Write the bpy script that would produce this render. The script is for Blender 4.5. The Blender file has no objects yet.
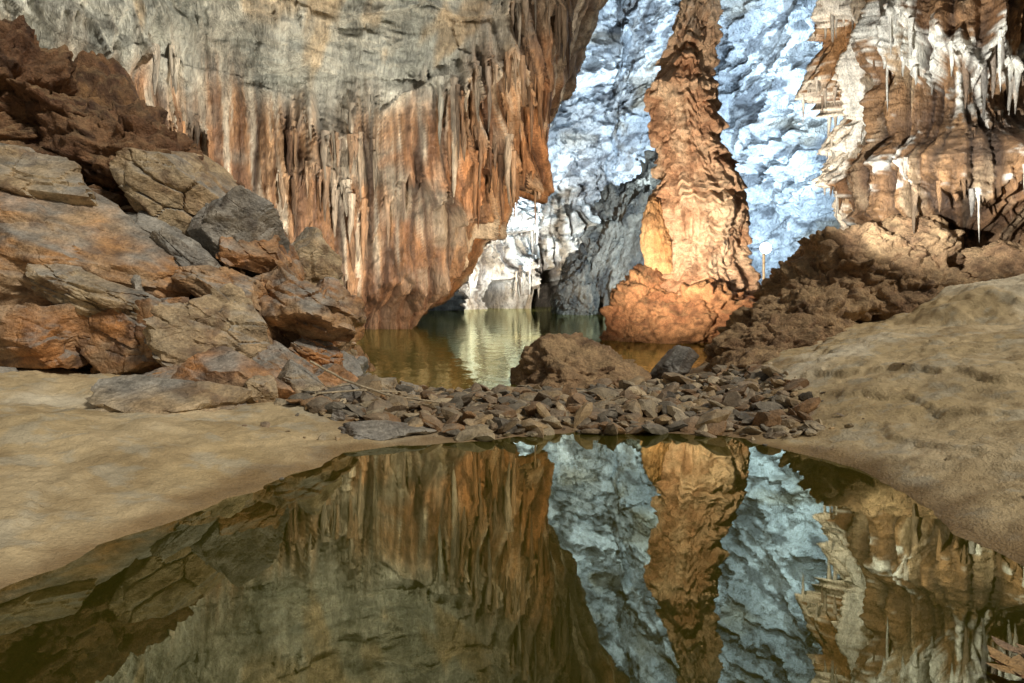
import bpy, bmesh, math, numpy as np
from mathutils import Vector, Euler
RS=np.random.RandomState
# ------------------------------------------------------------ noise
_p=RS(7).permutation(256); PERM=np.concatenate([_p,_p,_p])
_g=RS(3).normal(size=(256,3)); GR=_g/np.linalg.norm(_g,axis=1)[:,None]
def perlin(x,y,z):
    x,y,z=np.broadcast_arrays(np.asarray(x,float),np.asarray(y,float),np.asarray(z,float))
    xi=np.floor(x).astype(int);yi=np.floor(y).astype(int);zi=np.floor(z).astype(int)
    xf=x-xi;yf=y-yi;zf=z-zi
    u=xf*xf*xf*(xf*(xf*6-15)+10);v=yf*yf*yf*(yf*(yf*6-15)+10);w=zf*zf*zf*(zf*(zf*6-15)+10)
    xi&=255;yi&=255;zi&=255
    def g(a,b,c):
        h=PERM[PERM[PERM[(xi+a)&255]+((yi+b)&255)]+((zi+c)&255)]
        G=GR[h]
        return G[...,0]*(xf-a)+G[...,1]*(yf-b)+G[...,2]*(zf-c)
    l=lambda a,b,t:a+(b-a)*t
    return 1.5*l(l(l(g(0,0,0),g(1,0,0),u),l(g(0,1,0),g(1,1,0),u),v),l(l(g(0,0,1),g(1,0,1),u),l(g(0,1,1),g(1,1,1),u),v),w)
def fbm(x,y,z,o=4,gain=.5):
    a=1;s=0;f=1
    for i in range(o):
        s=s+a*perlin(x*f+i*17.3,y*f-i*9.1,z*f+i*5.7);a*=gain;f*=2.03
    return s
def billow(x,y,z,o=3,gain=.5):
    a=1;s=0;f=1
    for i in range(o):
        s=s+a*np.abs(perlin(x*f+i*17.3,y*f-i*9.1,z*f+i*5.7));a*=gain;f*=2.03
    return s
def worley(x,y,z,seed=0):
    x,y,z=np.broadcast_arrays(np.asarray(x,float),np.asarray(y,float),np.asarray(z,float))
    xi=np.floor(x).astype(int);yi=np.floor(y).astype(int);zi=np.floor(z).astype(int)
    r=RS(100+seed).rand(256,4)
    f1=np.full(x.shape,9.);f2=np.full(x.shape,9.);cid=np.zeros(x.shape)
    for a in(-1,0,1):
        for b in(-1,0,1):
            for c in(-1,0,1):
                h=PERM[PERM[PERM[(xi+a)&255]+((yi+b)&255)]+((zi+c)&255)]
                R=r[h]
                d=(xi+a+R[...,0]-x)**2+(yi+b+R[...,1]-y)**2+(zi+c+R[...,2]-z)**2
                m=d<f1
                f2=np.where(m,f1,np.minimum(f2,d));cid=np.where(m,R[...,3],cid);f1=np.where(m,d,f1)
    return np.sqrt(f1),np.sqrt(f2),cid
def sst(a,b,x):
    t=np.clip((x-a)/(b-a),0,1);return t*t*(3-2*t)
def mixc(a,b,t):
    a=np.asarray(a,float);b=np.asarray(b,float);t=np.clip(t,0,1)[...,None];return a+(b-a)*t
# ------------------------------------------------------------ meshes
COL=bpy.context.scene.collection
def raw_mesh(name,V,F,C,mat,smooth=True):
    V=np.asarray(V,np.float32);F=np.asarray(F,np.int32);k=F.shape[1]
    me=bpy.data.meshes.new(name)
    me.vertices.add(len(V));me.vertices.foreach_set("co",V.ravel())
    me.loops.add(F.size);me.loops.foreach_set("vertex_index",F.ravel())
    me.polygons.add(len(F));me.polygons.foreach_set("loop_start",np.arange(0,F.size,k,dtype=np.int32))
    me.polygons.foreach_set("use_smooth",np.full(len(F),smooth,dtype=bool))
    me.update(calc_edges=True)
    if C is not None:
        at=me.color_attributes.new("Col",'FLOAT_COLOR','POINT')
        c4=np.ones((len(V),4),np.float32);c4[:,:3]=np.clip(C.reshape(-1,3),0,1);at.data.foreach_set("color",c4.ravel())
    me.materials.append(mat)
    ob=bpy.data.objects.new(name,me)
    COL.objects.link(ob)
    return ob
def grid_mesh(name,P,C,mat,smooth=True,closed=False):
    nu,nv=P.shape[:2]
    idx=np.arange(nu*nv).reshape(nu,nv)
    if closed: idx=np.concatenate([idx,idx[:1]],0)
    F=np.stack([idx[:-1,:-1],idx[1:,:-1],idx[1:,1:],idx[:-1,1:]],-1).reshape(-1,4)
    return raw_mesh(name,P.reshape(-1,3),F,C,mat,smooth)
def normals(P):
    du=np.gradient(P,axis=0);dv=np.gradient(P,axis=1)
    n=np.cross(du,dv);return n/(np.linalg.norm(n,axis=2)[...,None]+1e-9)
def resample(pts,n,sm=0):
    pts=np.array(pts,float)
    d=np.r_[0,np.cumsum(np.linalg.norm(np.diff(pts,axis=0),axis=1))]
    s=np.linspace(0,d[-1],n)
    q=np.stack([np.interp(s,d,pts[:,i]) for i in range(pts.shape[1])],1)
    if sm:
        k=np.hanning(2*sm+1);k/=k.sum()
        q=np.stack([np.convolve(np.pad(q[:,i],sm,mode='edge'),k,'valid') for i in range(q.shape[1])],1)
    return s,q
_ico={}
def ico(n):
    if n not in _ico:
        bm=bmesh.new();bmesh.ops.create_icosphere(bm,subdivisions=n,radius=1)
        bm.verts.ensure_lookup_table()
        V=np.array([v.co[:] for v in bm.verts]);F=np.array([[v.index for v in f.verts] for f in bm.faces]);bm.free()
        _ico[n]=(V/np.linalg.norm(V,axis=1)[:,None],F)
    return _ico[n]
def rock(seed,loc,size,rot=(0,0,0),sub=5,planes=11,rough=.05,hmin=.55,hmax=.9,strata=0):
    r=RS(seed);d,F=ico(sub)
    N=r.normal(size=(planes,3));N/=np.linalg.norm(N,axis=1)[:,None]
    h=r.uniform(hmin,hmax,planes)
    dn=d@N.T
    rr=np.where(dn>.05,h[None]/np.maximum(dn,.05),9).min(1);rr=np.minimum(rr,1.25)
    v=d*rr[:,None]
    if rough>0:
        o=seed*3.17
        n=fbm(v[:,0]*2+o,v[:,1]*2,v[:,2]*2,5 if sub>3 else 2,.55)
        v=v+d*(n*rough*1.6)[:,None]
        if sub>3:
            w1,w2,ci=worley(v[:,0]*2+o,v[:,1]*2,v[:,2]*2.6,seed%9)
            v=v+d*((ci-.5)*rough*2.8*sst(0,.06,w2-w1)-np.exp(-(w2-w1)*30)*rough*1.2)[:,None]
    if strata:
        q=v[:,2]*strata+fbm(v[:,0]+seed,v[:,1],v[:,2],2)*.6
        v[:,:2]*=(1+.07*(sst(.3,.4,q%1)-sst(.9,1,q%1)-.5)*(.4+r.rand()))[:,None]
    v=v*np.array(size)
    M=np.array(Euler(rot).to_matrix())
    return v@M.T+np.array(loc),F
# ------------------------------------------------------------ materials
def stone_mat(name,rough=.75,fs=6.,bump=.35,bd=.05,streak=1.,top=None,topamt=.6,var=.5,spec=.35,fine=40.,crack=False):
    m=bpy.data.materials.new(name);m.use_nodes=True;nt=m.node_tree;nt.nodes.clear();N=nt.nodes.new;L=nt.links.new
    out=N('ShaderNodeOutputMaterial');b=N('ShaderNodeBsdfPrincipled');L(b.outputs[0],out.inputs[0])
    at=N('ShaderNodeAttribute');at.attribute_name='Col'
    ge=N('ShaderNodeNewGeometry')
    mp=N('ShaderNodeMapping');mp.inputs['Scale'].default_value=(1,1,streak);L(ge.outputs['Position'],mp.inputs[0])
    n1=N('ShaderNodeTexNoise');n1.inputs['Scale'].default_value=fs;n1.inputs['Detail'].default_value=6;n1.inputs['Roughness'].default_value=.7;L(mp.outputs[0],n1.inputs[0])
    n2=N('ShaderNodeTexNoise');n2.inputs['Scale'].default_value=fine;n2.inputs['Detail'].default_value=3;n2.inputs['Roughness'].default_value=.7;L(mp.outputs[0],n2.inputs[0])
    n3=N('ShaderNodeTexNoise');n3.inputs['Scale'].default_value=fs*.35;n3.inputs['Detail'].default_value=3;L(mp.outputs[0],n3.inputs[0])
    def mr(src,a,bb,c,d):
        x=N('ShaderNodeMapRange');x.inputs[1].default_value=a;x.inputs[2].default_value=bb;x.inputs[3].default_value=c;x.inputs[4].default_value=d;L(src,x.inputs[0]);return x.outputs[0]
    def math_(op,a,bb):
        x=N('ShaderNodeMath');x.operation=op
        for i,s in((0,a),(1,bb)):
            if isinstance(s,(int,float)):x.inputs[i].default_value=s
            else:L(s,x.inputs[i])
        return x.outputs[0]
    k=math_('MULTIPLY',mr(n1.outputs[0],.3,.7,1-var,1+var),mr(n2.outputs[0],.3,.7,1-var*.6,1+var*.6))
    base=at.outputs['Color']
    if top:
        sp=N('ShaderNodeSeparateXYZ');L(ge.outputs['Normal'],sp.inputs[0])
        f=math_('MULTIPLY',mr(sp.outputs[2],.25,.8,0,1),mr(n3.outputs[0],.38,.58,0,topamt))
        mx=N('ShaderNodeMix');mx.data_type='RGBA';L(f,mx.inputs[0]);L(base,mx.inputs[6]);mx.inputs[7].default_value=(*top,1);base=mx.outputs[2]
    vm=N('ShaderNodeVectorMath');vm.operation='SCALE';L(base,vm.inputs[0]);L(k,vm.inputs['Scale'])
    L(vm.outputs[0],b.inputs['Base Color'])
    L(mr(n3.outputs[0],.35,.65,rough-.15,rough+.15),b.inputs['Roughness'])
    b.inputs['Specular IOR Level'].default_value=spec
    hh=math_('ADD',n1.outputs[0],math_('MULTIPLY',n2.outputs[0],.4))
    if crack:
        vo=N('ShaderNodeTexVoronoi');vo.feature='DISTANCE_TO_EDGE';vo.inputs['Scale'].default_value=fs*.6
        wv=N('ShaderNodeVectorMath');wv.operation='ADD';L(mp.outputs[0],wv.inputs[0]);L(n3.outputs['Color'],wv.inputs[1]);L(wv.outputs[0],vo.inputs[0])
        hh=math_('ADD',hh,math_('MULTIPLY',mr(vo.outputs[0],0,.05,0,1),.15))
    bp=N('ShaderNodeBump');bp.inputs['Strength'].default_value=bump*2;bp.inputs['Distance'].default_value=bd;L(hh,bp.inputs['Height']);L(bp.outputs[0],b.inputs['Normal'])
    return m
M_wall=stone_mat('flowstone_wall',.5,2.6,.5,.22,.20,var=.55,fine=13)
M_back=stone_mat('limestone_back',.7,1.2,.55,.8,.8,var=.36,fine=5)
M_col=stone_mat('column_calcite',.65,4,.5,.14,1.0,var=.4,fine=20)
M_right=stone_mat('flowstone_crystal',.5,5,.5,.10,.5,var=.5,fine=30)
M_boul=stone_mat('boulder_rock',.55,3,.5,.06,1.3,top=(.27,.26,.23),topamt=.85,var=.55,fine=22,crack=True)
M_rub=stone_mat('rubble_rock',.65,7,.5,.03,1,top=(.27,.23,.17),topamt=.6,var=.45,fine=50)
M_earth=stone_mat('clay_rock',.75,5,.6,.09,1,top=(.36,.25,.13),topamt=.5,var=.5,fine=28)
M_sand=stone_mat('sand',.75,2.6,.5,.04,1,var=.20,fine=38,spec=.3)
def water_mat(name,tint,murk,mf,gl,ior,bs,bd,sc=(1,1,1),rough=.0):
    m=bpy.data.materials.new(name);m.use_nodes=True;nt=m.node_tree;nt.nodes.clear();N=nt.nodes.new;L=nt.links.new
    out=N('ShaderNodeOutputMaterial');mx=N('ShaderNodeMixShader');L(mx.outputs[0],out.inputs[0])
    t=N('ShaderNodeBsdfTransparent');t.inputs[0].default_value=(*tint,1)
    d=N('ShaderNodeBsdfDiffuse');d.inputs[0].default_value=(*murk,1)
    m2=N('ShaderNodeMixShader');m2.inputs[0].default_value=mf;L(t.outputs[0],m2.inputs[1]);L(d.outputs[0],m2.inputs[2])
    g=N('ShaderNodeBsdfGlossy');g.inputs[0].default_value=(*gl,1);g.inputs['Roughness'].default_value=rough
    f=N('ShaderNodeFresnel');f.inputs[0].default_value=ior
    L(f.outputs[0],mx.inputs[0]);L(m2.outputs[0],mx.inputs[1]);L(g.outputs[0],mx.inputs[2])
    ge=N('ShaderNodeNewGeometry');mp=N('ShaderNodeMapping');mp.inputs['Scale'].default_value=sc;L(ge.outputs['Position'],mp.inputs[0])
    n=N('ShaderNodeTexNoise');n.inputs['Scale'].default_value=bs;n.inputs['Detail'].default_value=3;L(mp.outputs[0],n.inputs[0])
    b=N('ShaderNodeBump');b.inputs['Strength'].default_value=1;b.inputs['Distance'].default_value=bd;L(n.outputs[0],b.inputs['Height'])
    L(b.outputs[0],g.inputs['Normal'])
    return m
M_pool=water_mat('pool_water',(.84,.80,.42),(.095,.09,.012),.36,(.95,.96,.74),2.5,1.5,.0006)
M_lake=water_mat('lake_water',(.6,.65,.35),(.17,.16,.04),.6,(.85,.88,.62),1.6,2.2,.014,(1,.6,1))
# ------------------------------------------------------------ ground
pool=np.array([(-2.9,1.5),(-2.85,2.6),(-2.75,3.44),(-2.56,3.97),(-2.31,4.74),(-1.97,5.69),(-1.69,6.28),(-.76,6.78),(.31,7.06),(1.46,7.3),(2.46,6.9),(3.03,6.1),(3.06,5.25),(3.02,4.7),(2.98,4.05),(2.94,3.68),(2.8,2.4),(2.6,1.5)])
lake=np.array([(-5.8,20),(-4.6,15.5),(-3.4,12.4),(-2.1,10.4),(-.73,10.0),(1,10.4),(2.3,10.9),(2.9,11.6),(4.3,14.5),(5.6,17),(11,22),(30,30),(40,72),(-20,72),(-14,28),(-7,24)])
def sdf(poly,x,y):
    d=np.full(x.shape,1e9);ins=np.zeros(x.shape,bool);n=len(poly)
    for i in range(n):
        a=poly[i];b=poly[(i+1)%n];e=b-a
        t=np.clip(((x-a[0])*e[0]+(y-a[1])*e[1])/(e@e),0,1)
        d=np.minimum(d,np.hypot(x-a[0]-t*e[0],y-a[1]-t*e[1]))
        c=((a[1]>y)!=(b[1]>y))&(x<e[0]*(y-a[1])/(e[1]+1e-12)+a[0]);ins^=c
    return np.where(ins,-d,d)
def ground(x,y):
    wx=x+.22*fbm(x*.9,y*.9,0,4);wy=y+.22*fbm(x*.9+9,y*.9,3,4)
    a=sdf(pool,wx,wy);b=sdf(lake,wx,wy);s=np.minimum(a,b)
    so=np.maximum(s,0);si=np.maximum(-s,0)
    dam=sst(-2.6,-1.4,x)*sst(4.5,3.2,x)*sst(6.2,7.2,y)
    z=.17*(1-np.exp(-so/.7))*(1-.6*dam)
    ramp=1-np.exp(-so/.8)
    z=z+ramp*(np.maximum(0,x-2.6)*.15+np.maximum(0,-2-x)*.055)
    m=np.exp(-(((x-9.6)/2.6)**2+((y-11.4)/1.5)**2))
    z=z+ramp*.50*sst(.25,.75,m+.16*fbm(x*.9,y*.9,4,4))
    z=z+ramp*(.11*fbm(x*.45,y*.45,5,3)+.050*fbm(x*1.6,y*1.6,2,6,.58))*(1-.6*dam)
    e=so+.45*fbm(x*.7+3,y*.7,8,5)
    z=z+ramp*(.05*sst(.75,.82,e)+.06*sst(1.5,1.58,e)*sst(0,2,x)+.08*sst(2.5,2.6,e)*sst(0,2,x))*(1-dam)
    z=z-(.10*(1-np.exp(-si/.12))+1.0*(1-np.exp(-np.maximum(si-.35,0)/1.6)))*np.where(b<a,1.8,1)
    return z,s,a,b
xs=np.r_[np.linspace(-60,-9,70)[:-1],np.linspace(-9,11,680),np.linspace(11,60,70)[1:]]
ys=np.r_[np.linspace(-40,1,50)[:-1],np.linspace(1,14,500),np.linspace(14,90,100)[1:]]
X,Y=np.meshgrid(xs,ys,indexing='ij')
Z,S,A,B=ground(X,Y)
scr=fbm((X+Y)*5,(X-Y)*.4,1,4)
lob=billow(X*2.2+.5*fbm(X,Y,3,3),Y*2.2,6,4,.55)
Z=Z+.009*scr*sst(.1,.6,S)+.012*fbm(X*9,Y*9,4,2)*sst(.0,.3,S)-.045*sst(.25,.0,lob)*sst(.1,.6,S)*sst(-.1,.3,fbm(X*.4+2,Y*.4,9,2)+.3*sst(1,4,X))
gou=np.exp(-(((X+4.1)*.9+(Y-4.9)*.45)/.06)**2)*np.exp(-(((X+4.1)*-.45+(Y-4.9)*.9)/.5)**2)
Z=Z-.05*gou
C=mixc((.45,.34,.18),(.57,.455,.28),.5+.8*fbm(X*.5,Y*.5,0,5))
C=mixc(C,(.33,.24,.125),sst(.0,.5,fbm(X*1.1+4,Y*1.1,7,6,.6))*.65)
C=mixc(C,(.66,.59,.44),sst(.3,.6,fbm(X*.35+8,Y*.35,3,5)+.7*np.exp(-(((X-9.6)/2.8)**2+((Y-11.0)/2.0)**2)))*.8)
C=mixc(C,(.40,.38,.30),sst(.1,.5,fbm(X*2.4+8,Y*2.4,13,5,.6))*.5)
C=mixc(C,(.22,.14,.06),sst(.40,.03,S+.2*fbm(X*2,Y*2,3,5))*.85)
C=mixc(C,(.25,.16,.07),gou*.7)
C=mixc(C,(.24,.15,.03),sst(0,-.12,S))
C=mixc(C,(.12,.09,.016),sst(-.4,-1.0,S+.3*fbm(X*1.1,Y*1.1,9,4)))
C=mixc(C,(.045,.048,.012),sst(-.9,-2.4,S))  # deeper silt darkens further, standing in for light absorbed by the water
C=mixc(C,(.22,.145,.08),sst(-.1,.3,B)*sst(3.8,2.6,X)*sst(-2.5,-1.5,X)*sst(6.6,7.3,Y)*.85)
gr=grid_mesh('ground',np.stack([X,Y,Z],-1),C,M_sand)
def flat(name,x0,x1,y0,y1,mat):
    return raw_mesh(name,[(x0,y0,0),(x1,y0,0),(x1,y1,0),(x0,y1,0)],[[0,1,2,3]],None,mat,False)
flat('pool_water',-3.6,3.7,.5,8.2,M_pool)
flat('lake_water',-30,45,9.0,80,M_lake)
# ------------------------------------------------------------ stalactites hanging off overhangs
def hang(name,P,D,n,mask,thr,count,lr,rr,out,C,mat,seed):
    jump=D[:,1:]-D[:,:-1]
    ii,jj=np.where((jump>thr)&mask[:,1:])
    R=RS(seed)
    if len(ii)==0:return
    k=R.choice(len(ii),min(count,len(ii)),replace=False)
    VV=[];FF=[];CC=[];off=0
    NT=10;NU=22
    th=np.linspace(0,2*np.pi,NT,endpoint=False);t=np.linspace(0,1,NU);T,U=np.meshgrid(th,t,indexing='ij')
    idx=np.arange(NT*NU).reshape(NT,NU);idx=np.concatenate([idx,idx[:1]],0)
    F=np.stack([idx[:-1,:-1],idx[:-1,1:],idx[1:,1:],idx[1:,:-1]],-1).reshape(-1,4)
    for q in k:
        i=ii[q];j=min(jj[q]+3,P.shape[1]-1)
        p=P[i,j]-n[i,j]*out
        g=R.rand()**2.6;l=lr[0]+(lr[1]-lr[0])*g;r=rr[0]+(rr[1]-rr[0])*R.rand()*(.5+.5*g);o=R.rand()*50
        rad=r*(1-U)**.55*(1+.35*perlin(np.cos(T)*1.5+o,np.sin(T)*1.5,U*l*2/r*.1)+.12*np.sin(U*l*7+o))
        Q=np.stack([p[0]+rad*np.cos(T)+.2*r*np.sin(U*5+o),p[1]+rad*np.sin(T),p[2]+.12*l-U*l],-1).reshape(-1,3)
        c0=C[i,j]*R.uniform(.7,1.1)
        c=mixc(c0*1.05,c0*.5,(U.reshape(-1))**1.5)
        VV.append(Q);FF.append(F+off);CC.append(c);off+=len(Q)
    return raw_mesh(name,np.concatenate(VV),np.concatenate(FF),np.concatenate(CC),mat)
# ------------------------------------------------------------ curtains
def curtain(s,z,layers,seed=0,fw=1.2,hang_=1.2,ta=.75):
    tube=np.abs(perlin(s*fw+seed+.35*perlin(s*.7,z*.35,seed),z*.07+seed,seed*1.3))
    tube2=np.abs(perlin(s*fw*2.6+seed+.25*perlin(s*2,z*.9,seed),z*.13,seed*2.1))
    out=np.zeros(np.broadcast(s,z).shape);shade=out.copy()
    for k,(h,A,Lr) in enumerate(layers):
        o=seed+11.7*k
        e=h+1.7*perlin(s*.13+o,0,o)+1.2*perlin(s*.45+o,3,o)-hang_*2.2*np.abs(perlin(s*fw+o,z*.02,o))-hang_*1.2*np.abs(perlin(s*fw*2.7,z*.03,o))
        amp=A*(.05+1.3*np.clip(.4+1.4*perlin(s*.25+o,z*.05,5+o),0,1.3))
        up=z-e
        c=amp*sst(0,.3,up)*np.exp(-np.maximum(up,0)/Lr)
        out=out+c;shade=shade+sst(-.05,-.5,up)*sst(-2.2,-.5,up)*np.clip(amp,0,1)
    reg=.45+1.1*np.clip(.5+1.5*perlin(s*.18+seed,z*.15,seed+4),0,1)
    out=out+ta*reg*tube**.7+ta*.45*reg*tube2**.8
    return out,tube,tube2,shade
# ------------------------------------------------------------ left drapery wall
def left_wall():
    s,q=resample([(-28,6),(-18,17),(-12,23.2),(-8,25.4),(-5.4,26.3),(-4.0,27.6),(-4.3,31),(-8,40),(-11,50)],1250,20)
    z=np.linspace(-1,24,520)
    S,Zg=np.meshgrid(s,z,indexing='ij')
    X=np.repeat(q[:,0:1],len(z),1);Y=np.repeat(q[:,1:2],len(z),1)
    sx=X.copy()
    tip=s[np.argmax(q[:,0])]
    w=sst(-13,-5.2,sx);w=np.where(S>tip,1,w)
    shift=(.42*Zg+.9*sst(6,12,Zg))*w
    X=X+shift;Y=Y-.012*np.maximum(Zg-3,0)**2*(1-.6*w)
    S2=S+shift
    P=np.stack([X,Y,Zg],-1)
    n=normals(P)
    if n[400,200,1]>0:n=-n
    layers=[(17,1.6,3),(13.2,1.9,2.2),(10.2,1.9,1.8),(7.8,1.8,1.5),(5.6,1.3,1.3),(3.4,1.1,1.2),(1.9,.7,1)]
    d,t1,t2,sh=curtain(S2,Zg,layers,3.1,1.3,1.0,1.0)
    up=sst(-1.0,1.0,Zg-(7.0+.24*np.clip(sx+20,0,20))+2.6*fbm(S*.12,Zg*.12,3,3)+1.6*np.abs(perlin(S*1.2,Zg*.05,3)))*(1-sst(-7.5,-5.2,sx)*.97)
    near=sst(-9,-5.5,sx)
    big=1.5*fbm(S*.09,Zg*.09,1,3)*(1-.5*near)+1.1*perlin(S2*.32,Zg*.06,17)
    w1,w2,ci=worley(S*.35+.4*fbm(S*.3,Zg*.3,2,3),Zg*.5,0,2)
    smooth=.9*fbm(S*.35,Zg*.5+S*.15,8,6,.5)+1.0*ci
    low=sst(2.2,.2,Zg)
    rough=.18*fbm(S*1.8,Zg*1.1,4,5)
    rel=(1-.90*up)*d*(1-.35*near)
    D=big+rel+up*(smooth+.3)+rough*(1-.4*up)-low*(1.0+.4*fbm(S*.5,1,1,2))
    P=P+n*D[...,None]
    f=fbm(S2*.35,Zg*.14,2,4)
    st=fbm(S2*2.4,Zg*.12,6,4)
    c=mixc((.26,.135,.065),(.41,.25,.135),.5+.9*f)
    c=mixc(c,(.54,.48,.38),sst(.05,.40,st)*.85)
    c=mixc(c,(.12,.065,.04),sst(.0,.45,-st)*.8)
    c=mixc(c,(.22,.19,.145),sst(-.10,.35,fbm(S*.2+9,Zg*.25,2,4))*.85)
    c=mixc(c,(.42,.185,.07),sst(.12,.5,fbm(S*.3+29,Zg*.2,7,4))*.7)
    c=mixc(c,(.05,.028,.018),sst(.20,.0,t1)*.9)  # creases between drapery tubes near black: crevice shade painted into the colour
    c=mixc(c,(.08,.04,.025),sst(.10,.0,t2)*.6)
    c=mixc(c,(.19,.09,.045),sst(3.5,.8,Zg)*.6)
    g=mixc((.27,.28,.245),(.46,.455,.39),.5+.8*fbm(S*.3,Zg*.35,9,5))
    g=mixc(g,(.40,.29,.16),sst(.2,.5,fbm(S*.9,Zg*.2,12,4))*.6)
    g=mixc(g,(.14,.135,.11),sst(.25,.55,fbm(S*.7,Zg*.6+S*.2,15,6,.55))*.65)
    c=mixc(c,g,up)
    grid_mesh('drapery_cave_wall',P,c,M_wall)
    mk=(Zg>1.5)&(up<.8)&(sx>-20)&(S<tip)&~((sx>-7)&(Zg<6))
    hang('stalactites',P,rel,n,mk,.10,560,(.4,2.8),(.05,.20),.15,c,M_wall,4)
left_wall()
# ------------------------------------------------------------ back wall
def back_wall():
    s,q=resample([(-16,46),(-8,56),(0,63),(10,66),(20,62),(29,52),(34,38),(36,22),(34,10)],800,25)
    z=np.linspace(-2,56,560)
    S,Zg=np.meshgrid(s,z,indexing='ij')
    X=np.repeat(q[:,0:1],len(z),1);Y=np.repeat(q[:,1:2],len(z),1)
    k=.010*np.maximum(Zg-8,0)**2
    cx,cy=12,30
    dx=cx-X;dy=cy-Y;L=np.hypot(dx,dy);X=X+dx/L*k;Y=Y+dy/L*k
    P=np.stack([X,Y,Zg],-1);n=normals(P)
    if n[300,100,1]>0:n=-n
    wv_=2.4*fbm(S*.10,Zg*.10,0,5,.55)
    qa=Zg*.75-S*.42+wv_
    saw=lambda v:(v%1)
    l1=saw(qa*.15);l2=saw(qa*.42+.8*fbm(S*.2,Zg*.2,3,4));l3=saw(qa*1.1+.9*fbm(S*.3,Zg*.3,9,4))
    rg=np.clip(.5+1.6*fbm(S*.09,Zg*.09,17,3),0,1)
    rough_m=np.clip(.5+2.0*fbm(S*.13+4,Zg*.16,27,3),.12,1)
    D=4.0*fbm(S*.06,Zg*.06,2,3)+3.2*l1*sst(1,.86,l1)*rg+1.5*l2*sst(1,.86,l2)*(1+fbm(S*.15,Zg*.15,7,2))*(1-.5*rg)+.55*l3*sst(1,.75,l3)*rough_m+1.4*fbm(S*.3,Zg*.4,5,7,.58)*rough_m
    w1,w2,ci=worley(S*.22+.9*fbm(S*.2,Zg*.2,1,5,.6),Zg*.34+.8*fbm(S*.2,Zg*.2,5,5,.6),0,4)
    D=D+1.9*ci
    dr,t1,t2,sh=curtain(S*.7,Zg*.8,[(11,2.6,3),(7.4,2.6,2.2),(4.4,2.2,1.8),(2.6,1.6,1.5)],8.3,1.9,1.2,1.1)
    m=sst(38,32,S)*sst(12,8,Zg)
    D=D*(1-m*.6)+m*dr*1.5
    xw=q[:,0][:,None]
    tun=sst(.35,.75,np.exp(-((xw-4.0)/2.8)**2)*sst(4.6,2.8,Zg+.7*np.abs(perlin(S*1.4,0,3))*2+.25*(xw-4.0)))
    tun=np.maximum(tun,sst(.35,.75,np.exp(-((xw+2.0)/1.1)**2)*sst(3.2,2.2,Zg)))
    D=D-7*tun
    P=P+n*D[...,None]
    c=mixc((.34,.35,.36),(.70,.70,.69),.5+1.2*fbm(S*.16,Zg*.2,3,6,.55))
    c=mixc(c,(.10,.10,.105),sst(.05,.45,fbm(S*.35,Zg*.6-S*.2,13,7,.60)+.35*(rough_m-.6))*.85)
    c=mixc(c,(.40,.31,.18),sst(.2,.6,fbm(S*.12+5,Zg*.2,23,4))*.45)
    c=mixc(c,mixc((.34,.26,.17),(.74,.71,.64),.5+1.3*fbm(S*1.5,Zg*.3,9,4)),m*.9)
    c=mixc(c,(.08,.055,.04),m*sst(.16,0,t1)*.85)  # drapery grooves darkened in colour, as painted crevice shade
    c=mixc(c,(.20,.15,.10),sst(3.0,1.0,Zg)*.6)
    c=mixc(c,(.10,.08,.06),tun)  # dug recesses also painted dark, so shade deepens the openings
    grid_mesh('limestone_cave_wall',P,c,M_back)
    hang('stalactites',P,dr*m,n,(m>.4)&(Zg>2.5),.12,160,(.5,2.8),(.08,.26),.2,c,M_back,14)
back_wall()
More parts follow.
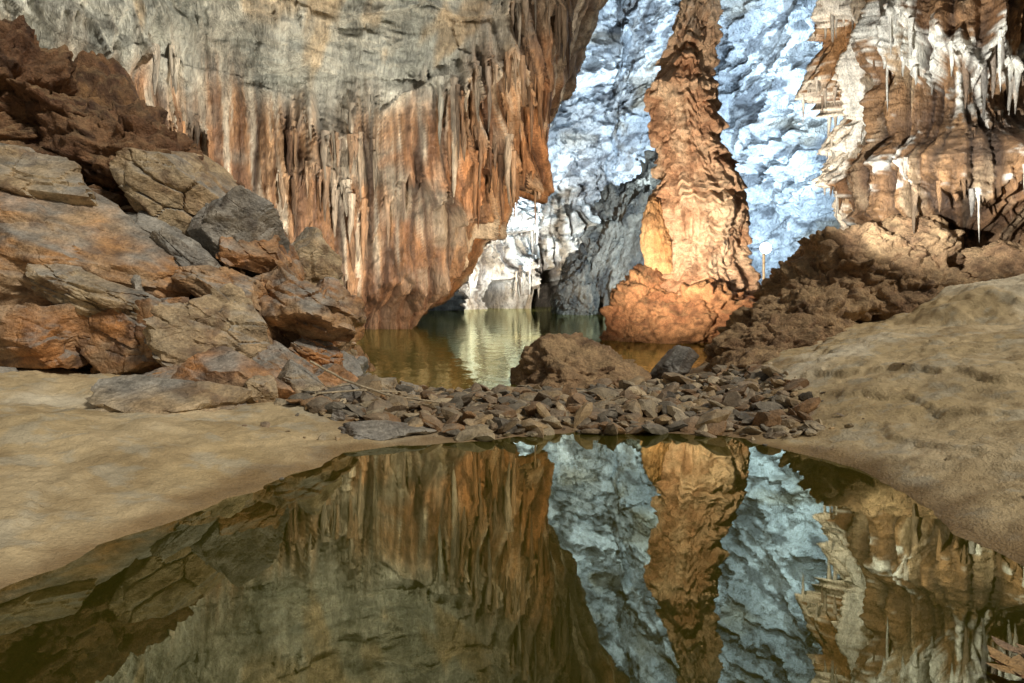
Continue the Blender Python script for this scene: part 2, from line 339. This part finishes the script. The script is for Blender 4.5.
# ------------------------------------------------------------ right formation
def right_form():
    s,q=resample([(24,4),(19,9.5),(14.5,12.3),(11.6,13.3),(9.8,13.9),(9.0,14.9),(9.5,16.5),(12,20),(17,26),(22,31)],1300,18)
    z=np.linspace(-.3,14,640)
    S,Zg=np.meshgrid(s,z,indexing='ij')
    X=np.repeat(q[:,0:1],len(z),1);Y=np.repeat(q[:,1:2],len(z),1)
    prof=np.interp(z,[-.3,1.2,2.2,2.9,3.4,4.4,5.2,6.5,8,9.5,14],[.9,.6,.2,-.45,.6,.75,.05,-.5,.1,.3,.5])[None]
    P=np.stack([X,Y,Zg+0*X],-1);n=normals(P)
    if n[300,100,1]>0:n=-n
    d,t1,t2,sh=curtain(S*1.9,Zg*1.9,[(25,1.3,2.4),(20,1.8,2.2),(17.3,1.9,2.0),(14.6,2.0,1.8),(12.2,1.8,1.6),(10,1.6,1.5),(8.2,1.3,1.4),(6.8,1.1,1.2)],21.4,1.6,.9,1.45)
    big=.9*fbm(S*.35,Zg*.3,1,3)
    w1,w2,ci=worley(S*1.0,Zg*.55,0,6)
    clump=np.sqrt(np.clip(1-w1,0,1))
    pop=.07*fbm(S*4,Zg*3,3,5,.6)+.14*billow(S*2.6,Zg*1.4,5,4)+.08*billow(S*8,Zg*6,5,2)+.60*clump
    low=sst(3.2,2.2,Zg)
    rel=d*.50*(1-low*.8)
    D=prof+big+rel+pop*(1+.1*low)+low*.35*fbm(S*1.2,Zg*1.6,7,5)-.65
    P=P+n*D[...,None]
    c=mixc((.17,.085,.04),(.36,.21,.10),.5+.9*fbm(S*1.2,Zg*.25,2,4))
    c=mixc(c,(.44,.34,.22),sst(.15,.5,fbm(S*3.2,Zg*.35,12,3))*.6)
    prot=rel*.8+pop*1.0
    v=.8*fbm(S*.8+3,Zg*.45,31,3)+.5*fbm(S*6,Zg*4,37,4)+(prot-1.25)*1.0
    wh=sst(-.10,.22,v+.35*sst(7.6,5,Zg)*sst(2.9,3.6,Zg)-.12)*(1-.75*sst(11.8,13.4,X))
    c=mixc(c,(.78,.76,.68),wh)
    c=mixc(c,(.05,.03,.02),sst(.95,.45,prot)*.85)  # recesses and, below, grooves painted near black to add shade between protrusions
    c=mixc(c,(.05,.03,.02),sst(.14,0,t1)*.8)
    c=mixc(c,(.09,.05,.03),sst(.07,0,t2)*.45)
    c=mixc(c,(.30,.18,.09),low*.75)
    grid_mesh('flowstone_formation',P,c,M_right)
    hang('stalactites',P,rel,n,(Zg>2.8)&(S<s[-1]*.75),.03,1300,(.15,1.3),(.025,.09),.05,c,M_right,9)
right_form()
# ------------------------------------------------------------ column
def column():
    zz=np.array([1.2,1.8,2.35,3.4,4.4,5.45,6.5,7.6,8.3,8.6,8.8,9.1,9.9,11.6,14,18,24,32])
    cx=np.array([6.5,6.5,6.5,6.55,6.6,6.4,6.1,5.92,5.85,5.85,5.9,5.98,6.12,6.46,6.7,7,7.3,7.6])
    rr=np.array([1.9,1.75,1.45,1.16,1.26,1.08,.84,.76,.84,.98,.78,.62,.48,.34,.42,.8,1.4,2.6])
    z=1.2+(np.linspace(0,1,1000)**1.35)*30.8
    th=np.linspace(0,2*np.pi,320,endpoint=False)
    T,Zg=np.meshgrid(th,z,indexing='ij')
    ux=np.cos(T);uy=np.sin(T)
    dz=.35*perlin(ux*1.1,uy*1.1,Zg*.5)+.5*np.abs(perlin(ux*3.4,uy*3.4,Zg*.15))
    R=np.interp(Zg+dz*.5,zz,rr);CX=np.interp(Zg,zz,cx)
    R=R*(1+.16*perlin(ux*1.0+5,uy*1.0,Zg*.35))
    zr=Zg+dz+.4*fbm(ux*1.3,uy*1.3,Zg*.7+4,3)
    u1=(zr*1.0)%1;u2=(zr*2.6+.4*perlin(ux*2,uy*2,Zg))%1
    a1=np.clip(.6+1.1*perlin(ux*1.6,uy*1.6,Zg*.4+9),0,1);a2=np.clip(.45+1.3*perlin(ux*2.3,uy*2.3,Zg*.8+3),0,1)
    ap=lambda u:sst(0,.10,u)*(1-u)
    hi=sst(3.5,5.5,Zg)*.7+.3
    D=.18*fbm(ux*1.3,uy*1.3,Zg*.6,3)+.42*ap(u1)*a1*hi+.24*ap(u2)*a2
    D=D+.20*np.abs(perlin(ux*4,uy*4,Zg*.35))+.08*np.abs(perlin(ux*9,uy*9,Zg*.6))+.06*fbm(ux*4,uy*4,Zg*3,5,.6)+.05*billow(ux*6,uy*6,Zg*4,3)
    R=R+D
    P=np.stack([CX+R*ux,22+R*uy,Zg],-1)[::-1]
    c=mixc((.50,.30,.18),(.70,.54,.38),.5+fbm(ux*1.5,uy*1.5,Zg*.8,4))
    c=mixc(c,(.26,.14,.08),sst(.1,.5,fbm(ux*3,uy*3,Zg*1.5+9,5))*.7)
    c=mixc(c,(.22,.12,.07),sst(.16,.0,u1)*a1*hi*.6)  # ledge undersides darkened: undercut shade put into the vertex colour
    c=mixc(c,(.40,.34,.26),sst(9.5,11.5,Zg)*.6)
    grid_mesh('stalagmite_column',P,c[::-1],M_col,closed=True)
column()
def lump(name,seed,loc,size,mat,cols,sub=6,rough=.14,planes=9,freq=1.,rot=(0,0,0),bump=1.):
    v,F=rock(seed,loc,size,rot,sub,planes,rough,.6,.95)
    a,b,c_=v.T*freq
    c0=v-np.array(loc);ln=np.linalg.norm(c0,axis=1)[:,None]
    w1,w2,ci=worley(a*2.4,b*2.4,c_*3,seed%7)
    v=v+c0/ln*((.20*billow(a*2,b*2,c_*2.4,5,.6)-.08*np.exp(-(w2-w1)*9)+.12*ci)*min(size)*.8*bump)[:,None]
    C=mixc(cols[0],cols[1],.5+.9*fbm(a*.9,b*.9,c_*.9,4))
    C=mixc(C,cols[2],sst(.1,.5,fbm(a*2+5,b*2,c_*2,4))*.8)
    return raw_mesh(name,v,F,C,mat)
def group(name):
    e=bpy.data.objects.new(name,None);COL.objects.link(e);return e
def child(ob,par,nm):
    ob.name=nm;ob.parent=par
oc=((.33,.15,.07),(.46,.25,.12),(.17,.08,.04))
br=((.28,.165,.085),(.42,.28,.15),(.15,.085,.045))
g=group('clay_mound')
for i,(x,y,z,a,b,c) in enumerate([(6.0,22,.5,2.1,2.0,1.60),(4.8,21.4,.6,1.2,1.2,1.20),(7.2,21.4,.4,1.2,1.2,1.3),(5.8,20.8,.2,1.4,1.0,1.1),(4.3,21.2,.1,.85,.9,.95)]):
    child(lump('m',15+i,(x,y,z),(a,b,c),M_earth,oc,sub=6,rough=.09,freq=1.2,planes=6,bump=1.3),g,'lobe_%d'%i)
lump('stalagmite',12,(4.95,21.5,3.0),(.5,.5,1.6),M_col,((.5,.28,.12),(.62,.42,.22),(.3,.16,.07)),rough=.06)
lump('clay_mound',8,(.98,10.9,.08),(1.1,.8,.66),M_earth,br,sub=6,rough=.07,bump=1.3)
v,F=rock(33,(2.78,11.1,.27),(.42,.36,.30),(0,-.35,.3),5,12,.03)
raw_mesh('boulder',v,F,np.tile((.07,.055,.04),(len(v),1)),M_boul)
g=group('rock_ridge')
for i,(x,y,z,a,b,c) in enumerate([(4.1,11.3,.05,.7,.7,.40),(4.8,12.0,.45,.8,.8,.6),(5.8,12.8,.8,.9,1.0,.8),(6.7,13.6,1.2,1.0,1.0,1.0),(7.5,14.0,1.9,.95,1,.95),(5.8,13.4,.5,1,1,.8),(8.2,13.2,1.4,1,.8,.8),(7.4,15.4,1.5,1.2,1.2,1.1),(8.8,14.2,2.4,.9,.8,.7),(10.4,12.8,1.7,1.1,.6,.6)]):
    child(lump('r',50+i,(x,y,z),(a,b,c),M_earth,br,sub=6,rough=.08,freq=1.3,rot=(0,-.3,i)),g,'rock_%d'%i)
g=group('rock_outcrop')
dk=((.13,.105,.075),(.24,.20,.145),(.05,.045,.038))
for i,(x,y,z,a,b,c) in enumerate([(5.0,46.5,1.2,1.6,2.5,2.2),(6.6,46.5,2.8,2.2,3,4.0),(8.6,46.5,5.8,2.6,3,5.2),(11.5,47,5,3.4,3,6),(15,46,.5,4,3,3.0)]):
    child(lump('r',80+i,(x,y,z),(a,b,c),M_back,dk,sub=6,rough=.10,freq=.5,rot=(0,.4,i*.3),bump=1.2),g,'rock_%d'%i)
# ------------------------------------------------------------ left boulder slope
rX=[-20,-14,-10.4,-8.4,-7.8,-6.1,-5.2,-4.2,-3.8,-3.3,-2.7];rZ=[8.5,7.5,6.6,5.9,4.9,3.9,3.0,2.2,1.2,.3,-.4]
def slope(x,y):
    y0=np.interp(x,[-14,-7,-4,-2],[8.6,9.3,9.4,10.2]);y1=13.4
    t=np.clip((y-y0)/(y1-y0),-.2,1);r=np.interp(x,rX,rZ)
    h=r*(np.sign(t)*np.abs(t)**.8)
    h=np.where(y>y1,r-(y-y1)**1.5*.45,h)
    return h
x=np.linspace(-18,-2,620);y=np.linspace(8.2,19,460);Xs,Ys=np.meshgrid(x,y,indexing='ij')
H=slope(Xs,Ys);wr=.5*fbm(Xs*.6,Ys*.6,3,3)
w1,w2,ci=worley(Xs*.8+wr,Ys*.9+wr,H*.8,3);v1,v2,cj=worley(Xs*2.2+wr,Ys*2.4,H*2.2,5)
H=H-.30+.45*sst(3.8,5.2,H)+.9*(ci-.5)-.35*np.exp(-(w2-w1)*9)+.30*(cj-.5)-.15*np.exp(-(v2-v1)*9)+.35*fbm(Xs*1.1,Ys*1.1,H,6,.55)
c=mixc((.20,.10,.05),(.32,.18,.08),.5+fbm(Xs*.8,Ys*.8,H*.8,4));c=mixc(c,(.08,.042,.028),sst(.0,.5,fbm(Xs*2,Ys*2,H*2,4)+.3*sst(3.5,5.5,H))*.8)
grid_mesh('rocky_slope',np.stack([Xs,Ys,H],-1),c,M_earth)
pal=[((.42,.21,.08),(.42,.29,.17),(.11,.065,.04)),((.36,.25,.14),(.44,.34,.21),(.15,.09,.05)),((.22,.205,.18),(.33,.29,.23),(.11,.085,.065)),((.44,.20,.07),(.32,.21,.12),(.12,.065,.04))]
def brock(nm,seed,loc,size,rot,par=None,sub=6,mat=None,p=None,rough=.045,planes=18,hmin=.46):
    v,F=rock(seed,loc,size,rot,sub,planes,rough,hmin,.82,strata=2.2 if seed%3==0 else 0)
    p=p or pal[seed%4]
    C=mixc(p[0],p[1],.5+fbm(v[:,0]*1.2,v[:,1]*1.2,v[:,2]*2,4));C=mixc(C,p[2],sst(.1,.5,fbm(v[:,0]*2.5+7,v[:,1]*2.5,v[:,2]*3,4))*.7)
    ob=raw_mesh(nm,v,F,C,mat or M_boul)
    ob.data.set_sharp_from_angle(angle=math.radians(38))
    if par: child(ob,par,nm)
    return ob
g=group('boulder_pile')
big=[(-6.9,10.0,2.0,2.3,1.3,1.0,.15,.36,.1,0),(-5.0,11.2,2.55,.72,.6,.62,.1,.5,.9,2),(-8.2,10.6,3.2,1.5,1,.8,.2,.3,.3,1),(-5.3,9.5,.95,1.2,.75,.7,.1,.4,.2,3),
(-4.25,9.7,.75,.9,.6,.6,.2,.4,.7,1),(-6.9,9.2,.95,1.3,.75,.7,.2,-.1,.1,3),(-3.9,10.9,1.3,.95,.8,.85,.1,.6,.2,0),(-4.3,12.8,1.9,1.0,.8,.9,.2,.5,.6,1),(-3.3,10.5,.5,.55,.5,.42,.1,.4,.3,3),
(-5.9,11.6,3.2,1.3,.9,.75,.2,.45,.2,1),(-3.6,12.2,.8,.7,.7,.7,0,.5,.1,3),(-8.6,9.4,.9,1.3,.8,.8,.1,.1,0,2),(-5.9,10.3,1.3,1.1,.8,.7,.4,.3,.5,2),(-2.9,11.0,.15,.45,.45,.3,.1,.3,.9,2),
(-7.9,9.7,2.3,1.2,.8,.45,.1,.4,.2,2),(-4.6,10.2,1.6,.9,.6,.45,.1,.6,.5,0),(-6.3,11.0,2.5,1.0,.7,.42,.2,.5,.1,2),(-5.2,10.4,2.0,1.1,.5,.35,.1,.65,.2,2),(-6.2,9.3,1.6,1.0,.5,.35,.2,.4,.0,1),(-4.5,11.6,2.3,.9,.6,.5,.2,.6,.3,3)]
for i,(x,y,z,a,b,c,rx,ry,rz,pp) in enumerate(big):
    brock('boulder_%d'%i,501+i*3+(i%2),(x,y,z),(a*1.22,b*1.22,c*1.25),(rx,ry,rz),g,p=pal[pp])
cr=((.17,.085,.045),(.30,.17,.085),(.07,.038,.025))
for i,(x,y,z,a,b,c) in enumerate([(-7.3,12.4,3.9,1.3,1.0,.8),(-8.6,12.6,4.7,1.3,1.1,.8),(-10,12.4,5.2,1.5,1.1,1.0),(-6.2,12.6,3.2,1.0,.9,.6),(-9.4,11.6,4.3,1.3,.8,.6),(-11.6,12.2,5.6,1.6,1.2,1.2)]):
    child(lump('t',120+i,(x,y,z),(a,b,c),M_earth,cr,sub=6,rough=.10,freq=1.3,rot=(.1,.35,i),bump=1.5),g,'crust_%d'%i)
R=RS(5);VV=[];FF=[];CC=[];off=0
for i in range(340):
    x=R.uniform(-10,-3.0);y=R.uniform(9.0,12.9);z=float(slope(np.array(x),np.array(y)))
    if z>4.0: continue
    s=R.uniform(.09,.32)*(1 if R.rand()<.8 else 1.6)
    v,F=rock(1000+i,(x,y-.1,z+.05+.1*R.rand()),(s*R.uniform(1,1.7),s,s*R.uniform(.35,.8)),(R.uniform(-.5,.5),R.uniform(-.1,.7),R.uniform(0,3)),4,12,.03,.5,.85)
    p=pal[R.randint(4)];C=mixc(p[0],p[1],.5+fbm(v[:,0]*1.5,v[:,1]*1.5,v[:,2]*2,3));C=C*(.55 if z>3.0 else .9)
    VV.append(v);FF.append(F+off);CC.append(C);off+=len(v)
sm=raw_mesh('small',np.concatenate(VV),np.concatenate(FF),np.concatenate(CC),M_boul);sm.data.set_sharp_from_angle(angle=math.radians(32))
child(sm,g,'small_rocks')
for i,(x,y,z,a,b,c,rx,ry,rz) in enumerate([(-3.95,7.5,.26,.85,.48,.36,.25,.25,.1),(-3.75,8.35,.48,.9,.5,.40,.15,.22,-.2),(-2.95,8.8,.32,.5,.4,.34,.2,.4,.4),(-1.5,6.95,.06,.56,.3,.16,0,.05,0),(-1.95,9.6,.15,.42,.35,.24,.1,.3,.2),(-2.6,9.3,.3,.5,.4,.34,.2,.4,1),(-4.6,8.7,.38,.55,.38,.32,.1,0,.5),(-1.5,9.7,.1,.3,.28,.18,.1,.3,.2),(-6.9,8.4,.45,.5,.3,.15,0,.1,.3),(-3.3,9.2,.5,.5,.4,.34,.1,.5,.1),(-2.2,8.6,.22,.3,.25,.2,.2,.3,.6),(-3.2,8.2,.3,.35,.25,.2,.3,.5,1.2),(-2.0,7.4,.15,.14,.1,.1,.3,.5,1.2)]):
    brock('rock_slab',300+i,(x,y,z),(a,b,c),(rx,ry,rz),None,5,planes=14,p=pal[(1,3,1,2,1,3,0,1,2,3,2,1,2)[i]],hmin=.5,rough=.025)
# ------------------------------------------------------------ rubble causeway
VV=[];FF=[];CC=[];off=0;R=RS(11)
M=9000
x=R.uniform(-2.8,4.2,M);y=R.uniform(6.6,11.2,M);far=R.rand(M)<.18
x=np.where(far,R.normal(0,4.2,M),x);y=np.where(far,R.uniform(4.0,9.8,M),y)
z,s_,a_,b_=ground(x,y)
lo=7.0+np.maximum(0,-x)*.35
dens=np.where((b_>-.2)&(a_>0)&(y>lo-.2)&(x<3.9-.35*np.maximum(0,8.5-y)),1.,.06)
ok=np.where((a_>-.08)&(b_>-.4)&(R.rand(M)<dens))[0][:2300]
for n in ok:
    sz=.03+.12*R.rand()**2.8+(.12*R.rand() if R.rand()<.07 else 0)
    if dens[n]<.5: sz*=.4
    v,F=rock(3000+n,(x[n],y[n],z[n]+sz*.2+(.05*R.rand() if .3<b_[n]<3 and dens[n]>.5 else 0)),(sz*R.uniform(1,1.8),sz*R.uniform(.8,1.2),sz*R.uniform(.3,.7)),(R.normal(0,.35),R.normal(0,.35),R.uniform(0,3)),2,9,0,.5,.9)
    c=np.array([(.22,.16,.10),(.36,.25,.13),(.14,.12,.09),(.44,.35,.22),(.26,.15,.07)][R.randint(5)])*R.uniform(.6,1.15)
    VV.append(v);FF.append(F+off);CC.append(np.tile(c,(len(v),1)));off+=len(v)
raw_mesh('rubble_stones',np.concatenate(VV),np.concatenate(FF),np.concatenate(CC),M_rub,False)
def stick(name,pts,r):
    vert=abs(pts[0][0]-pts[-1][0])<.01
    s,q=resample(pts,40,2);th=np.linspace(0,2*np.pi,8,endpoint=False)
    P=np.array([[(q[i,0]+(r*math.cos(t) if vert else .3*r*math.sin(i)),q[i,1]+r*(math.sin(t) if vert else math.cos(t)*(1-.4*i/40)),q[i,2]+(0 if vert else r*math.sin(t)*(1-.5*i/40))) for i in range(40)] for t in th])
    return grid_mesh(name,P,np.tile(np.array((.50,.40,.26)),(8*40,1)),M_rub,closed=True)
stick('fallen_branch',[(-2.75,8.7,.66),(-2.2,8.5,.42),(-1.6,8.3,.26),(-.9,8.1,.20)],.020)
stick('fallen_branch',[(-2.5,8.2,.3),(-2.0,8.35,.32),(-1.5,8.6,.26)],.016)
# fallen leaves drifting at the near right corner of the pool
R=RS(77);VV=[];FF=[];CC=[];off=0
for i in range(26):
    a=R.uniform(0,6.28);lx=R.uniform(.05,.10);wy=lx*.4
    px=R.normal(2.22,.12);py=R.normal(2.72,.08)
    t=np.linspace(-1,1,7);up_=np.stack([t*lx,(1-t**2)*wy,.010*t**2],1);dn_=np.stack([t*lx,-(1-t**2)*wy,.010*t**2],1)
    q=np.concatenate([up_,dn_]);ca,sa=math.cos(a),math.sin(a)
    q=np.stack([q[:,0]*ca-q[:,1]*sa+px,q[:,0]*sa+q[:,1]*ca+py,q[:,2]+.006+.002*i],1)
    f=np.array([[k,k+1,k+8,k+7] for k in range(6)])
    VV.append(q);FF.append(f+off);CC.append(np.tile(np.array([(.40,.17,.04),(.30,.13,.04),(.45,.24,.06)][R.randint(3)]),(14,1)));off+=14
raw_mesh('fallen_leaves',np.concatenate(VV),np.concatenate(FF),np.concatenate(CC),M_rub)
# ------------------------------------------------------------ lamps
def aim(o,t):
    d=Vector(t)-o.location;o.rotation_euler=d.to_track_quat('-Z','Y').to_euler()
def spot(nm,loc,tgt,W,col,ang=100,rad=.25,blend=.8):
    l=bpy.data.lights.new(nm,'SPOT');l.energy=W;l.color=col;l.spot_size=math.radians(ang);l.spot_blend=blend;l.shadow_soft_size=rad
    o=bpy.data.objects.new(nm,l);o.location=loc;COL.objects.link(o);aim(o,tgt);return o
blue=(.55,.77,1.0)
spot('floodlight_cool',(9.6,25,4.2),(17,60,17),80000,blue,105,.12)
spot('floodlight_cool',(18,40,4),(9,64,26),68000,blue,120,.12)
spot('floodlight_cool',(-1.0,47,7),(8,64,20),33000,(.70,.86,1),110,.12)
spot('floodlight_white',(1.0,51,1.4),(-.5,60,4.2),13000,(1,.97,.9),125)
spot('floodlight_white',(2,38,.8),(8,47,6),2600,(1,.90,.75),80)
spot('fill_light_warm',(3.0,14.8,1.2),(6.1,22,6.4),6000,(1,.81,.62),100,.10)  # column lamp moved out over the lake, an added front fill
spot('fill_light_warm',(4.2,19.0,2.1),(6.2,21,3.2),110,(1,.76,.5),130,.10)
spot('fill_light_warm',(2.5,21.5,.6),(-7,26,6),4000,(1,.76,.52),120,.10)
spot('fill_light_warm',(-3.5,16,1.0),(-12,25,11),8200,(1,.93,.80),125,.12)
spot('floodlight_white',(5.7,10.6,2.7),(10.2,14,5.6),3000,(.98,.97,.92),85,.05)
sd=bpy.data.lights.new('sun','SUN');sd.energy=2.5;sd.angle=math.radians(8);sd.color=(1,.93,.81)
so=bpy.data.objects.new('sun',sd);so.location=(4,-10,20);COL.objects.link(so);aim(so,(4-6,-10+4.6,20-7.0))
w=bpy.data.worlds.new('World');bpy.context.scene.world=w;w.use_nodes=True
bg=w.node_tree.nodes['Background'];bg.inputs[0].default_value=(.98,.98,.95,1);bg.inputs[1].default_value=.17
def fixture(loc,tgt,colr):
    bm=bmesh.new()
    bmesh.ops.create_cone(bm,cap_ends=True,segments=20,radius1=.20,radius2=.12,depth=.22)
    for f in bm.faces:f.material_index=0
    geo=bmesh.ops.create_cone(bm,cap_ends=True,segments=20,radius1=.17,radius2=.17,depth=.03)
    bmesh.ops.translate(bm,verts=geo['verts'],vec=(0,0,-.12))
    for vv in geo['verts']:
        for f in vv.link_faces:f.material_index=1
    g2=bmesh.ops.create_cube(bm,size=1);bmesh.ops.scale(bm,verts=g2['verts'],vec=(.5,.03,.04));bmesh.ops.translate(bm,verts=g2['verts'],vec=(0,0,.08))
    me=bpy.data.meshes.new('floodlight_fixture');bm.to_mesh(me);bm.free()
    a=bpy.data.materials.new('lamp_housing');a.use_nodes=True;a.node_tree.nodes['Principled BSDF'].inputs['Base Color'].default_value=(.03,.03,.03,1)
    b=bpy.data.materials.new('lamp_lens');b.use_nodes=True;p=b.node_tree.nodes['Principled BSDF'];p.inputs['Emission Color'].default_value=(*colr,1);p.inputs['Emission Strength'].default_value=40
    me.materials.append(a);me.materials.append(b)
    o=bpy.data.objects.new('floodlight_fixture',me);o.location=loc;COL.objects.link(o);aim(o,tgt)
fixture((8.15,20.6,3.0),(6,12,3.0),(.8,.9,1))
stick('lamp_stand',[(8.15,20.72,2.95),(8.15,20.72,2.0),(8.15,20.72,-.5)],.04)
# ------------------------------------------------------------ camera
cd=bpy.data.cameras.new('camera');cd.lens=22.5;cd.sensor_width=36;cd.clip_end=500;cd.shift_y=-49.5/1024
co=bpy.data.objects.new('camera',cd);co.location=(0,0,1.6);co.rotation_euler=(math.radians(90),0,0);COL.objects.link(co)
sc=bpy.context.scene;sc.camera=co;sc.view_settings.view_transform='Standard';sc.view_settings.look='None';sc.view_settings.exposure=0
